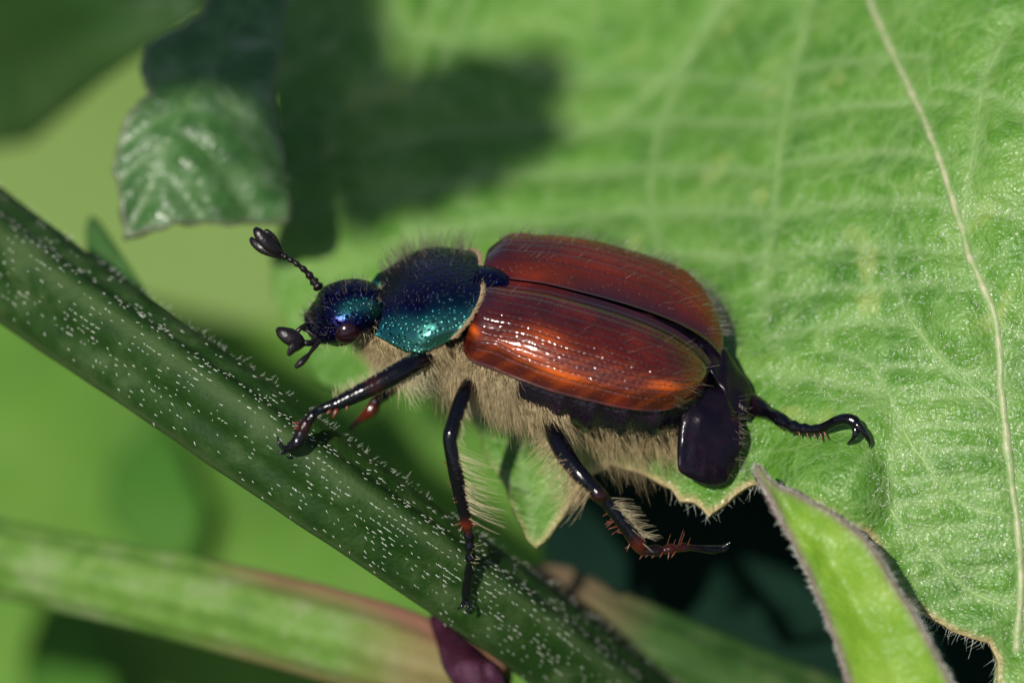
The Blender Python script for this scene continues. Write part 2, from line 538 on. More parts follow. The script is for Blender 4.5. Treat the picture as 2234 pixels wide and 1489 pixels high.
# ================================================================== foliage behind
def plain_leaf(name, outline, ctrl, mat, label, cat='leaf', step=40, group=None, veins=(), thick=.2, quilt=.0, part='blade', jag=0., edge_w=12., rib=True):
    f = tps(ctrl)
    c0 = np.array(outline, float).mean(0)
    t = thing(name, C(c0[0], c0[1], float(f(c0[None])[0])), label, cat, group)
    leaf_sheet(part, outline, f, step, mat, t, veins=[catmull(v, 20) for v in veins], vein_w=14, quilt=quilt, quilt_w=40, thick=thick, jag=jag, edge_w=edge_w)
    if rib:
        for i, v in enumerate(veins): vein_tube(v, f, .16 if i == 0 else .09, .05, t, 'midrib' if i == 0 else 'vein', lift=-.02)
    return t

def flat_ctrl(x0, y0, x1, y1, z00, z10, z01, z11):
    return [(x0, y0, z00), (x1, y0, z10), (x0, y1, z01), (x1, y1, z11)]

plain_leaf('background_leaf', [(-500, -250), (300, -420), (900, -250), (1150, 200), (1120, 700), (900, 950), (500, 1000), (0, 900), (-450, 600)],
           flat_ctrl(-500, -400, 1150, 1000, 95, 84, 86, 78), 'backleaf', 'pale yellow green leaf far behind the stem and the toothed leaf', step=70,
           veins=[[(-450, 300), (300, 350), (1100, 500)]], rib=False)
plain_leaf('background_leaf', [(-600, 650), (-100, 560), (500, 700), (1000, 760), (1330, 900), (1360, 1250), (1250, 1700), (700, 1850), (0, 1800), (-500, 1500)],
           flat_ctrl(-600, 600, 1350, 1800, 36, 30, 32, 27), 'lowleaf', 'fresh green leaf far behind the two crossing stems', step=60,
           veins=[[(-550, 1000), (300, 1150), (1300, 1200)]], rib=False)
plain_leaf('background_leaf', [(240, 1010), (300, 960), (350, 900), (392, 960), (420, 1040), (452, 1110), (430, 1210), (350, 1260), (290, 1200), (225, 1120)],
           flat_ctrl(200, 800, 460, 1330, 31.5, 30.5, 30.5, 29), 'shadepatch', 'small added leaf standing in for a shaded gap between the dark and pale stems', step=40)  # this leaf and the next are added as patches of shade
plain_leaf('background_leaf', [(90, 1330), (170, 1300), (230, 1400), (250, 1560), (160, 1700), (60, 1600), (50, 1430)],
           flat_ctrl(50, 1300, 250, 1700, 29, 27, 29, 26), 'shadepatch', 'small added leaf standing in for a shaded gap below the pale stem', step=40)
plain_leaf('painted_shade_leaf', [(1150, 860), (1130, 980), (1165, 1120), (1215, 1260), (1330, 1480), (1500, 1750), (2600, 1750), (2600, 1000), (2000, 800), (1500, 780)],
           [(1150, 860, 13), (1200, 1260, 15), (1500, 1700, 10), (2600, 1700, 9), (2600, 1000, 15), (1700, 800, 17), (1700, 1300, 15)], 'shadeleaf',
           'added leaf with deep shade painted into its bluish green, below the broad leaf', step=50, veins=[[(1200, 1000), (1800, 1350), (2500, 1500)]], rib=False)  # dark sheet added where there is only deep shade
# leaf in the top left corner, its shaded side painted dark
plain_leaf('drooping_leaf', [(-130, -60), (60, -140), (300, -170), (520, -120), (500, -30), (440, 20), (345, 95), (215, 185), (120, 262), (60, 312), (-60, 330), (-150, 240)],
           [(-130, -60, 30), (500, -120, 16), (440, 20, 17), (60, 312, 24), (-150, 240, 30), (100, 0, 19)], 'shadedside',
           'leaf coloured dark for its shaded side, with paler blotches, hanging above the thick stem', step=45, veins=[[(500, -60), (250, 30), (60, 130), (-130, 200)]], quilt=.6, edge_w=20, rib=False)
# blurred leaf tip behind the stem
plain_leaf('leaf_tip', [(196, 470), (216, 480), (250, 530), (290, 590), (330, 650), (360, 760), (280, 780), (215, 640), (190, 560), (186, 500)],
           flat_ctrl(180, 470, 360, 780, 9, 8, 6, 6), 'midleaf', 'small olive leaf tip poking up behind the thick dark stem', step=22, thick=.5)

# toothed leaf B
B_out = [(440, 30), (375, 62), (318, 104), (300, 150), (308, 178), (326, 206), (300, 224), (272, 258), (256, 312), (250, 372), (256, 430), (262, 480), (268, 524),
         (300, 512), (345, 500), (400, 488), (470, 490), (560, 492), (628, 486), (640, 440), (632, 380), (615, 300), (600, 220), (610, 120), (640, -60), (620, -260), (520, -220), (470, -60)]
B_ctrl = [(440, 30, 8.5), (250, 372, 6.4), (268, 524, 6.0), (628, 486, 7.0), (600, 300, 7.4), (620, -60, 9.5), (520, -220, 10), (450, 330, 6.0), (520, 120, 8)]
fB = tps(B_ctrl)
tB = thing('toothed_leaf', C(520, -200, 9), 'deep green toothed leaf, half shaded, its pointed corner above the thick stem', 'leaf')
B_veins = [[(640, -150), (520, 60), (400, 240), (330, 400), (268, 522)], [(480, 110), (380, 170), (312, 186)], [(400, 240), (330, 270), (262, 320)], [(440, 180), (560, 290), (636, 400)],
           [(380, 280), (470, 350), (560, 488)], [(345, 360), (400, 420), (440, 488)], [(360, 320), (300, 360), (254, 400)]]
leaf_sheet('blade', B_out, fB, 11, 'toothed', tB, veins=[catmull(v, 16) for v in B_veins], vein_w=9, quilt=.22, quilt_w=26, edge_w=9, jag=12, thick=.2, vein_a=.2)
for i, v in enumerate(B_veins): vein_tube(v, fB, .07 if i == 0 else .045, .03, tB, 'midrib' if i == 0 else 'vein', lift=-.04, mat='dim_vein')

# ================================================================== the broad leaf the beetle holds on to
G_out = [(590, 560), (596, 640), (640, 740), (688, 826), (745, 850), (850, 815), (960, 850), (1032, 915), (1055, 985), (1090, 1042), (1112, 1092), (1128, 1130), (1150, 1172), (1166, 1192),
         (1192, 1168), (1222, 1128), (1246, 1085), (1268, 1040), (1330, 1010), (1400, 1030), (1462, 1062), (1482, 1088), (1512, 1092), (1530, 1108), (1546, 1127), (1566, 1108),
         (1600, 1078), (1640, 1056), (1700, 1068), (1770, 1100), (1840, 1140), (1892, 1162), (1912, 1186), (1930, 1232), (1962, 1292), (2010, 1338), (2046, 1356), (2080, 1376), (2120, 1392), (2160, 1402),
         (2178, 1440), (2172, 1600), (2250, 1600), (2260, 1430), (2420, 1420), (2700, 1330), (2950, 1000), (3000, 500), (2850, -100), (2500, -700), (2000, -1250), (1600, -1500), (1300, -1250),
         (1000, -800), (760, -400), (650, -120), (590, 100), (600, 300), (618, 450), (606, 505)]
G_ctrl = [(2220, 1380, .5), (2060, 1250, .5), (1900, 975, .95), (1546, 1120, 2.1), (1462, 1060, 2.6), (1650, 1040, 2.0), (1180, 1130, 3.0), (1050, 980, 5.0), (850, 830, 7.5), (650, 720, 10),
          (600, 560, 11), (1300, 700, 6.2), (1570, 740, 4.3), (1700, 830, 2.8), (1300, 100, 14), (800, 100, 13), (2200, 200, 2.6), (1700, 300, 7), (2200, 700, 1.0), (2700, 1300, 1.5),
          (2900, 300, 3.5), (2000, -600, 11), (1600, -1450, 22), (700, 300, 12)]
G_mid = [(2216, 1420), (2226, 1300), (2222, 1180), (2204, 1030), (2184, 850), (2171, 700), (2118, 560), (2044, 330), (1965, 150), (1900, 0), (1800, -350), (1690, -800), (1610, -1450)]
G_lat = [[(2172, 700), (2240, 735), (2400, 790), (2700, 880)], [(2224, 1240), (2400, 1150), (2700, 1100)],
         [(2205, 60), (2150, 170), (2128, 290), (2110, 420), (2098, 530)],
         [(1795, -100), (1745, 100), (1712, 260), (1697, 380), (1688, 480), (1672, 590), (1668, 700)],
         [(2214, 1130), (2090, 1090), (1985, 960), (1940, 860), (1890, 790), (1800, 760)],
         [(2190, 900), (2070, 800), (1990, 700), (1950, 610), (1940, 520)],
         [(2226, 1330), (2120, 1290), (2020, 1200), (1950, 1120), (1938, 1040), (1960, 930)],
         [(1690, -150), (1500, 120), (1340, 260), (1240, 300)], [(1440, 560), (1420, 400), (1450, 250), (1520, 100), (1600, -50)],
         [(960, -60), (930, 60), (905, 160), (890, 240)], [(1060, -80), (1000, 50), (960, 150), (930, 230)], [(850, 0), (830, 100), (815, 200)]]
G_ter = [[(1128, 960), (1146, 1050), (1156, 1110), (1165, 1188)], [(1156, 1110), (1190, 1080), (1225, 1060)], [(1150, 1080), (1120, 1050), (1100, 1035)]]
for x0, x1, y, sl, am in [(1240, 1700, 180, .02, 16), (1230, 1690, 290, -.05, 14), (1250, 1690, 385, -.02, 12), (1260, 1690, 470, .0, 14), (1330, 1680, 560, .03, 12),
                          (1700, 2030, 165, -.12, 14), (1700, 2060, 260, -.10, 12), (1700, 2080, 360, -.06, 14), (1695, 2090, 470, -.08, 14), (1690, 2130, 560, -.02, 14), (1680, 2150, 650, -.05, 12),
                          (1670, 2000, 740, -.12, 14), (1700, 1930, 830, .12, 12), (1930, 2190, 800, .1, 10), (1980, 2200, 870, .03, 8), (1980, 2200, 930, .02, 8), (1960, 2205, 990, .0, 8),
                          (1950, 2210, 1050, -.02, 8), (1950, 2210, 1100, -.08, 10), (1960, 2220, 1165, -.06, 10), (1980, 2222, 1215, -.1, 10), (2000, 2222, 1270, -.15, 10), (2030, 2222, 1325, -.12, 8),
                          (800, 1230, 60, .3, 18), (800, 1240, 330, -.12, 20), (820, 1250, 440, -.14, 18), (900, 1300, 520, -.1, 14), (2130, 2400, 450, .3, 10), (2060, 2330, 180, .4, 10), (2180, 2420, 950, -.2, 8)]:
    k = 9
    G_ter.append([(x0 + (x1 - x0) * t, y + sl * (x1 - x0) * t - am * math.sin(math.pi * t) + 9 * noise.noise(Vector((x0 + t * 5, y * .03, 1)))) for t in np.linspace(0, 1, k)])
fG0 = tps(G_ctrl)
def fG(P):
    P = np.asarray(P, float)
    z = fG0(P)
    dx, dy = (P[:, 0] - 1795) / 152, (P[:, 1] - 1070) / 142
    r2 = dx * dx + dy * dy
    z = z - .95 * np.maximum(0, 1 - r2) ** np.where(dx > 0, 1.35 - .6 * np.clip(dx, 0, 1), 1.35)
    z = z + .25 * np.array([noise.noise(Vector((p[0] / 260, p[1] / 260, 7.1))) for p in P]) + .10 * np.array([noise.noise(Vector((p[0] / 90, p[1] / 70, 2.4))) for p in P])
    return z
tG = thing('broad_leaf', C(2216, 1440, .5), 'broad bright green quilted leaf under the rear claws of the beetle', 'leaf')
allv = [catmull(v, 30) for v in [G_mid] + G_lat] + [np.array(v) for v in G_ter]
_, GP, GZ = leaf_sheet('blade', G_out, fG, 15, 'broad', tG, veins=allv, vein_w=9, quilt=.24, quilt_w=34, edge_w=9, jag=4, thick=.14, out_step=9, vein_a=.55, edge_min=1000)
vein_tube(G_mid, fG, .115, .085, tG, 'midrib', lift=-.03, n=120)
for v in G_lat: vein_tube(v, fG, .065, .03, tG, 'vein', lift=-.035, mat='side_vein')
# petiole stub and hairy margins
tube('leaf_stalk', [(2214, 1405, .9, .45), (2206, 1470, 1.0, .42), (2196, 1560, 1.3, .42), (2190, 1700, 2.2, .45), (2200, 2300, 8, .5)], 'stem_light', tG, seg=14, attrs=None)
edge = densify([(1462, 1062), (1482, 1088), (1512, 1092), (1530, 1108), (1546, 1127), (1566, 1108), (1600, 1078), (1640, 1056), (1700, 1068)], 2.2, closed=False)
edge2 = densify([(1892, 1162), (1912, 1186), (1930, 1232), (1962, 1292), (2010, 1338), (2046, 1356), (2080, 1376), (2120, 1392), (2160, 1402), (2176, 1440), (2170, 1500)], 2.2, closed=False)
E = np.vstack([edge, edge2]); E = E[rng.random(len(E)) < .55]
rt = CC(np.column_stack([E, fG(E) - .02]))
n = len(rt)
hairs('margin_hair', rt, np.column_stack([rng.normal(-.1, .5, n), rng.normal(-.9, .3, n), rng.normal(.2, .5, n)]), rng.uniform(.08, .32, n), .006, rng.normal(0, .5, (n, 3)), 'plant_hair', tG)
# fine surface down where the blade is close enough to see it
Q = np.column_stack([rng.uniform(1560, 2240, 5200), rng.uniform(420, 1400, 5200)])
Q = Q[in_poly(Q, np.array(G_out, float))]
Q = Q[dist_poly(Q, G_out, True) > 12]
dq = np.full(len(Q), 1e9)
for v in allv: dq = np.minimum(dq, dist_poly(Q, v))
zq = fG(Q) - .20 * (1 - np.exp(-(dq / 30) ** 2))
rt = CC(np.column_stack([Q, zq])); n = len(rt)
hairs('leaf_down', rt, np.column_stack([rng.normal(.3, .5, n), rng.normal(-.2, .5, n), np.full(n, .55)]), rng.uniform(.03, .075, n), .012, rng.normal(0, .3, (n, 3)), 'plant_hair', tG, seg=2)

# ================================================================== narrow lance leaf in front
F_out = [(1648, 1008), (1660, 1016), (1672, 1034), (1700, 1058), (1760, 1084), (1810, 1112), (1856, 1142), (1900, 1186), (1948, 1262), (1990, 1330), (2030, 1398), (2080, 1492), (2150, 1660), (2180, 1900),
         (1980, 1900), (1890, 1640), (1850, 1490), (1828, 1420), (1796, 1335), (1764, 1256), (1722, 1172), (1690, 1110), (1664, 1062), (1646, 1026)]
F_mid = [(1656, 1024), (1720, 1110), (1800, 1210), (1880, 1340), (1960, 1490), (2080, 1900)]
F0 = tps([(1650, 1010, -1.0), (1900, 1190, -1.6), (1830, 1430, -2.1), (2080, 1490, -2.6), (2100, 1900, -5.0)])
def fF(P):
    P = np.asarray(P, float)
    d = dist_poly(P, catmull(np.array(F_mid, float), 30))
    return F0(P) - .0026 * d + .12 * np.array([noise.noise(Vector((p[0] / 60, p[1] / 60, 5.))) for p in P])
tF = thing('lance_leaf', C(2080, 1850, -5), 'narrow yellow green pointed leaf with purplish rims in front of the broad leaf', 'leaf')
leaf_sheet('blade', F_out, fF, 9, 'bract', tF, veins=[catmull(F_mid, 30)], vein_w=1, quilt=.03, edge_w=13, jag=3, thick=.22, out_step=6)
E = densify(F_out, 2.5, 3); E = E[(E[:, 1] < 1600)]
rt = CC(np.column_stack([E, fF(E)])); n = len(rt)
cen = C(1850, 1300, -2)
outd = rt - cen; outd[:, 1] *= .3
hairs('margin_hair', rt, outd / np.linalg.norm(outd, axis=1)[:, None] + rng.normal(0, .8, (n, 3)), rng.uniform(.05, .16, n), .011, rng.normal(0, .3, (n, 3)), 'plant_hair', tF, seg=2)

# ================================================================== stems
def ridged_stem(name, rows, label, mat, seg=48, n=90, twist=0., tint=None, sq=.12, group=None, purple=None):
    rows = np.asarray(rows, float)
    Qs = catmull(rows, n)
    P = CC(Qs[:, :3]); R = Qs[:, 3]
    T, N, Bn = frames(P)
    a = np.linspace(0, 2 * math.pi, seg, endpoint=False)
    V = []; tn = []; ed = []
    for i in range(n):
        for aa in a:
            rr = R[i] * (1 + sq * math.cos(4 * (aa + twist)) + .03 * math.cos(9 * aa + 1.) + .02 * noise.noise(Vector(P[i] * .8) + Vector((math.cos(aa) * 2, math.sin(aa) * 2, 0))))
            V.append(P[i] + rr * (math.cos(aa) * N[i] + math.sin(aa) * Bn[i]))
            ed.append(max(0., math.cos(4 * (aa + twist))) ** 6)
            tn.append(0 if purple is None else purple(Qs[i, 0], math.cos(aa), math.sin(aa)))
    V = np.array(V); k = len(V)
    V = np.vstack([V, P[0], P[-1]])
    F = [tuple(f) for f in grid_faces(n, seg, True)] + [(k, (j + 1) % seg, j) for j in range(seg)] + [(k + 1, (n - 1) * seg + j, (n - 1) * seg + (j + 1) % seg) for j in range(seg)]
    t = thing(name, P[-1], label, 'stem', group)
    o = mesh('stalk', V, F, mat, t, attrs={'tint': np.array(tn + [0, 0]), 'edge': np.array(ed + [0, 0])})
    return t, P, R, N, Bn, T, V[:k].reshape(n, seg, 3)

A_rows = [(-420, 260, 10, 1.30), (-200, 410, 7.6, 1.30), (0, 558, 5.4, 1.28), (160, 672, 4.0, 1.22), (340, 796, 2.7, 1.17), (520, 920, 1.75, 1.16), (700, 1048, 1.45, 1.10), (860, 1158, 1.9, 1.06), (1010, 1262, 2.9, 1.05), (1150, 1362, 4.2, 1.05), (1290, 1470, 5.8, 1.05), (1480, 1630, 8.5, 1.1), (1750, 1880, 13, 1.15)]
tA, AP, AR, AN, AB, AT, AV = ridged_stem('thick_stem', A_rows, 'thick dark green ridged stem with tiny white hairs under the front feet', 'stem', twist=.35)
# white hairs on the stem, lying close, mostly on the camera side
m = 11000
ii = rng.integers(8, 76, m); ff = rng.random(m)[:, None]; jj = rng.integers(0, 48, m)
rt = AV[ii, jj] * (1 - ff) + AV[ii + 1, jj] * ff
nr = rt - (AP[ii] * (1 - ff) + AP[ii + 1] * ff); nr /= np.linalg.norm(nr, axis=1)[:, None]
side = (nr @ np.array([.10, .18, .98]))
keep = rng.random(m) < np.clip(side, 0.02, 1) ** 1.3 * np.clip(.5 + .7 * np.array([noise.noise(Vector(p * 1.1)) for p in rt]), 0.08, 1)
rt, nr, tt = rt[keep], nr[keep], AT[ii][keep]; n = len(rt)
hairs('stem_hair', rt, nr * .35 + tt * .9 + rng.normal(0, .2, (n, 3)), rng.uniform(.05, .12, n), .012, nr * -.15, 'plant_hair', tA, seg=3, tip=.3)
m = 300
ii = rng.integers(10, 80, m); jj = np.zeros(m, int)
topdir = np.array([.57, .82, 0])
score = np.einsum('ijk,k->ij', AV - AP[:, None, :], topdir)
jj = score.argmax(1)[ii]
rt = AV[ii, jj] * .5 + AV[ii + 1, jj] * .5 + rng.normal(0, .04, (m, 3)); rt = rt + AT[ii] * rng.uniform(-.15, .15, m)[:, None]
hairs('edge_hair', rt, topdir + AT[ii] * .6 + rng.normal(0, .35, (m, 3)), rng.uniform(.05, .18, m), .006, rng.normal(0, .25, (m, 3)), 'plant_hair', tA, seg=3)

pur = lambda x, c, s: float(np.clip((x - 420) / 160, 0, 1)) * (max(0, -c) ** 4 * 1.0 + max(0, c) ** 6 * .7) + float(np.clip((x - 760) / 180, 0, 1)) * .6
D_rows = [(-500, 1120, 13, 1.05), (-200, 1175, 10.6, 1.02), (0, 1216, 9.6, .98), (250, 1268, 8.4, 1.0), (480, 1320, 7.6, 1.08), (700, 1376, 6.9, 1.12), (880, 1428, 6.2, 1.1), (1010, 1470, 5.6, .9), (1090, 1500, 5.2, .7)]
tD, *_ = ridged_stem('side_stem', D_rows, 'pale green side stem with a reddish rim joining the purple node', 'stem_light', twist=.1, sq=.05, purple=pur)
tN = thing('stem_node', C(1010, 1440, 4.0), 'dark purple swollen node between the pale side stem and the thick stem', 'stem node')
tube('swelling', [(950, 1345, 5.4, .16), (975, 1390, 4.9, .32), (1005, 1440, 4.4, .48), (1050, 1490, 4.2, .55), (1110, 1550, 4.6, .4)], 'node', tN, seg=16, wob=.15)
tube('bud', [(1052, 1440, 3.0, .10), (1066, 1462, 2.7, .22), (1082, 1488, 2.8, .24), (1100, 1510, 3., .12)], 'node', tN, n=14, seg=12)
purE = lambda x, c, s: float(np.clip((1420 - x) / 180, 0, 1)) * .85
E_rows = [(1150, 1270, 11, .5), (1215, 1305, 10.4, .85), (1300, 1360, 10, 1.0), (1450, 1430, 9.8, 1.1), (1620, 1500, 10, 1.1), (1800, 1570, 10.5, 1.1), (2100, 1700, 12, 1.1)]
tE, *_ = ridged_stem('lower_stem', E_rows, 'blurred olive stem with a pinkish bulge behind the thick stem', 'stem_dim', twist=.2, sq=.06, purple=purE)

# ================================================================== the beetle
EL, RO = rad(36), rad(14)
beetle = thing('beetle', C(1160, 960, 2.2), 'garden beetle with red brown wing cases and blue green head, hairy belly', 'beetle')

class Frame:
    """body frame (u tailwards, v dorsal, w away from the camera) -> camera aligned mm"""
    def __init__(self, px, py, dz, el, roll, yaw=0.):
        self.o = C(px, py, dz)
        ce, se, cr, sr = math.cos(el), math.sin(el), math.cos(roll), math.sin(roll)
        cy, sy = math.cos(yaw), math.sin(yaw)
        x = np.array([1., 0, 0]); y = np.array([0., 1, 0]); z = np.array([0., 0, 1])   # z towards the camera
        U = np.array([cr * cy, -sr * cy, -sy])
        up0 = np.array([sr, cr, 0.])
        V_ = ce * up0 + se * z
        V_ = V_ - U * (V_ @ U); V_ /= np.linalg.norm(V_)
        Wv = np.cross(U, V_)
        if Wv[2] > 0: Wv = -Wv
        self.U, self.V, self.Wd = U, V_, Wv
    def __call__(self, u, v, w):
        u, v, w = (np.asarray(a, float) for a in (u, v, w))
        return self.o + u[..., None] * self.U + v[..., None] * self.V + w[..., None] * self.Wd
    def dir(self, u, v, w): return u * self.U + v * self.V + w * self.Wd
BF = Frame(1032, 672, 2.0, EL, RO)

def sm(x): x = np.clip(x, 0, 1); return x * x * (3 - 2 * x)

def grid_normals(P):
    a = np.gradient(P, axis=0); b = np.gradient(P, axis=1)
    n = np.cross(a, b); return n / (np.linalg.norm(n, axis=-1)[..., None] + 1e-12)

LE, AE, HE, PE = 6.0, 2.50, 1.32, 3.1
def elytron_w(u):
    k = np.clip((u - .56 * LE) / (LE * 1.005 - .56 * LE), 0, .9999)
    return AE * (.84 + .16 * sm(u / (.45 * LE))) * (1 - k ** 2.7) ** (1 / 2.3)
def elytron_h(u):
    k = np.clip((u - .30 * LE) / (.715 * LE), 0, .9999)
    return HE * (.86 + .14 * sm(u / (.3 * LE))) * (1 - k ** 2.9) ** (1 / 2.0)

def elytron_surface(s, t, side):
    u = LE * (1.035 if side > 0 else 1.) * (1 - (1 - s) ** 1.5)
    rd = 1 - .20 * np.clip(1 - u / .45, 0, 1) ** 2.2
    un = u / (1.035 if side > 0 else 1.)
    wM = elytron_w(un) * rd * (1.05 if side > 0 else 1.0); H = elytron_h(un) * (1 - .6 * (1 - rd))
    w0 = np.minimum(.035 + .11 * (u / LE) ** 3, wM * .45)
    th = np.radians(90 - 118 * t)
    ct, st = np.cos(th), np.sin(th)
    w = w0 + (wM - w0) * np.sign(ct) * np.abs(ct) ** (2 / PE)
    v = np.where(st >= 0, H * np.abs(st) ** (2 / PE), -.42 * np.abs(st) * (.5 + .5 * H / HE))
    w = np.where(st < 0, w0 + (wM - w0) * np.abs(ct) ** .6, w)
    x = (w - w0)
    v = v - (.17 * np.exp(-(x / .42) ** 2) - .07 * np.exp(-(x / .09) ** 2)) * sm(H / .5)
    # shoulder boss and rear callus
    v = v + .13 * np.exp(-((u - .75) / .38) ** 2 - ((t - .62) / .10) ** 2) + .07 * np.exp(-((u - 4.9) / .5) ** 2 - ((t - .5) / .14) ** 2)
    v = v - .10 * np.exp(-((u - .55) / .4) ** 2 - ((t - .44) / .10) ** 2)
    if side > 0: v = v + .11 * w * sm(u / .5) + .03 * w        # the far case is held a little open
    return u, v, side * w

def make_elytron(side):
    ns, nt = 230, 210
    s, t = np.meshgrid(np.linspace(0, 1, ns), np.linspace(0, 1, nt), indexing='ij')
    u, v, w = elytron_surface(s, t, side)
    P = BF(u, v, w)
    N = grid_normals(P)
    mid = N[ns // 2, nt // 4]
    if mid @ BF.V < 0: N = -N
    strk = np.zeros_like(u); pits = np.zeros_like(u)
    for k in range(10):
        tk = .075 + .068 * k
        wd = .0105
        line = np.exp(-((t - tk) / wd) ** 2)
        fade = sm((u - .1) / .4) * sm((LE - .15 - u) / .5)
        strk += line * fade
        pits += np.exp(-((t - tk) / (wd * .9)) ** 2) * np.clip(np.cos(2 * math.pi * (u / .15 + .37 * k)), 0, 1) ** 1.5 * fade
        pits += .6 * np.exp(-((t - tk - .034) / .006) ** 2) * np.clip(np.cos(2 * math.pi * (u / .31 + .61 * k)), 0, 1) ** 6 * fade
    amp = sm((t - .02) / .05)
    P = P - N * ((.009 * strk + .024 * pits * (.55 + .9 * np.sin(u * 7.3 + t * 31) ** 2)) * amp)[..., None]
    # rim bead along the outer margin
    P = P + N * (.035 * np.exp(-((t - .775) / .016) ** 2) * sm((LE - u) / .5))[..., None]
    P = P + N * (.028 * np.exp(-((t - .745) / .009) ** 2) * np.clip(np.cos(2 * math.pi * u / .10), 0, 1) * sm((LE - .6 - u) / .5))[..., None]
    glow_tint = .85 * np.exp(-((u - .18) / .16) ** 2 - ((t - .52) / .06) ** 2) + .75 * np.exp(-((u - 2.5) / .6) ** 2 - ((t - .66) / .05) ** 2) \
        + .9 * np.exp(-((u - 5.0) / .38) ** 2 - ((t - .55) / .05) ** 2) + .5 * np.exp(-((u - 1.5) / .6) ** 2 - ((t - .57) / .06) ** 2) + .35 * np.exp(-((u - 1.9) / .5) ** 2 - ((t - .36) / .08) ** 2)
    glow_tint = glow_tint + .06 * sm((t - .25) / .25) * sm((.74 - t) / .1) * sm((u - .2) / .6) + .10 * np.clip(np.sin(9 * u + 40 * t), 0, 1) * sm((t - .3) / .2)  # light glowing through the horn, put in as orange colour
    if side > 0: glow_tint = glow_tint * .4 + .07 * sm(u / 1.5)
    dark = .8 * np.exp(-(t / .05) ** 2) * sm((u - 1.5) / 1.5) + .85 * np.exp(-((t - .80) / .035) ** 2) + .8 * np.exp(-((s - 1) / .05) ** 2) + .6 * np.exp(-((u) / .5) ** 2 - ((t - .2) / .25) ** 2) + .35 * np.exp(-((t - .18) / .10) ** 2) * sm((3.2 - u) / 2)
    # lip turned in at the base
    lipP = BF(u[0] + .22, v[0] * .55 - .1, w[0] * .95)
    P = np.concatenate([lipP[None], P], 0)
    ex = lambda a: np.concatenate([a[:1], a], 0).ravel()
    F = grid_faces(ns + 1, nt)
    if side > 0: F = F[:, ::-1]
    o = mesh('elytron', P.reshape(-1, 3), F, 'elytron', beetle, attrs={'stria': np.clip(ex(strk), 0, 1), 'tint': np.clip(ex(glow_tint), 0, 1), 'dark': np.clip(ex(dark), 0, 1)})
    o['label'] = 'left wing case, glossy red brown with an orange glow painted into its colour' if side < 0 else 'right wing case, darker red brown, held slightly open'
    # erect hairs, denser towards the crest
    m = 480 if side > 0 else 70
    si = rng.integers(6, ns - 12, m); ti = np.where(rng.random(m) < .8, rng.integers(int(nt * .34), int(nt * .60), m), rng.integers(4, int(nt * .34), m)) if side > 0 else rng.integers(4, int(nt * .74), m)
    rt = P[si + 1, ti]; nn = N[si, ti]
    d = nn + rng.normal(0, .18, (m, 3)) + BF.dir(.45, 0, 0)
    hairs('wing_case_hair', rt, d, rng.uniform(.16, .40, m), .0056, np.tile(BF.dir(.2, 0, 0), (m, 1)), 'back_hair', o, seg=3)
    return o
make_elytron(-1); make_elytron(1)

# scutellum
ns, nt = 16, 21
s, t = np.meshgrid(np.linspace(0, 1, ns), np.linspace(-1, 1, nt), indexing='ij')
u = -.15 + .95 * s; hw = .52 * (1 - s ** 2.2) ** .6 + .01
P = BF(u, HE * .86 - .14 + .16 * (1 - t ** 2) ** .5 * (1 - .55 * s ** 3) - .10 * np.exp(-(s / .3) ** 2), hw * t)
mesh('scutellum', P.reshape(-1, 3), grid_faces(ns, nt), 'shell', beetle, attrs={'tint': (.20 + .10 * s + .08 * np.abs(t)).ravel()})

# thorax and abdomen: one continuous trunk
TR = np.array([(-2.75, -1.10, .34, .55), (-2.2, -1.02, .50, .82), (-1.5, -.86, .64, 1.12), (-.7, -.62, .84, 1.50), (.1, -.46, 1.08, 1.84), (1.0, -.44, 1.20, 2.08), (2.0, -.48, 1.30, 2.24), (3.0, -.54, 1.36, 2.32),
               (4.0, -.56, 1.36, 2.22), (5.0, -.58, 1.26, 1.90), (5.7, -.62, 1.05, 1.40), (6.1, -.66, .65, .85), (6.3, -.7, .1, .15)])
def trunk(s, ph):
    k = s * (len(TR) - 1)
    q = catmull(TR, 241)
    idx = np.clip((s * 240), 0, 239.999); i = idx.astype(int); f = idx - i
    q = q[i] * (1 - f)[..., None] + q[np.minimum(i + 1, 240)] * f[..., None]
    seg = .06 * np.clip(np.sin(2 * math.pi * (q[..., 0] - 2.4) / .82), -.2, 1) * sm((q[..., 0] - 2.2) / .5)
    rv = q[..., 2] * (1 + seg); rw = q[..., 3] * (1 + seg)
    return q[..., 0], q[..., 1] + rv * np.sin(ph), rw * np.cos(ph)
ns, nt = 120, 72
s, p = np.meshgrid(np.linspace(0, 1, ns), np.linspace(0, 2 * math.pi, nt, endpoint=False), indexing='ij')
P = BF(*trunk(s, p))
body = mesh('body', P.reshape(-1, 3), grid_faces(ns, nt, True)[:, ::-1], 'abdomen', beetle)
body['label'] = 'dark glossy thorax and abdomen under the wing cases'

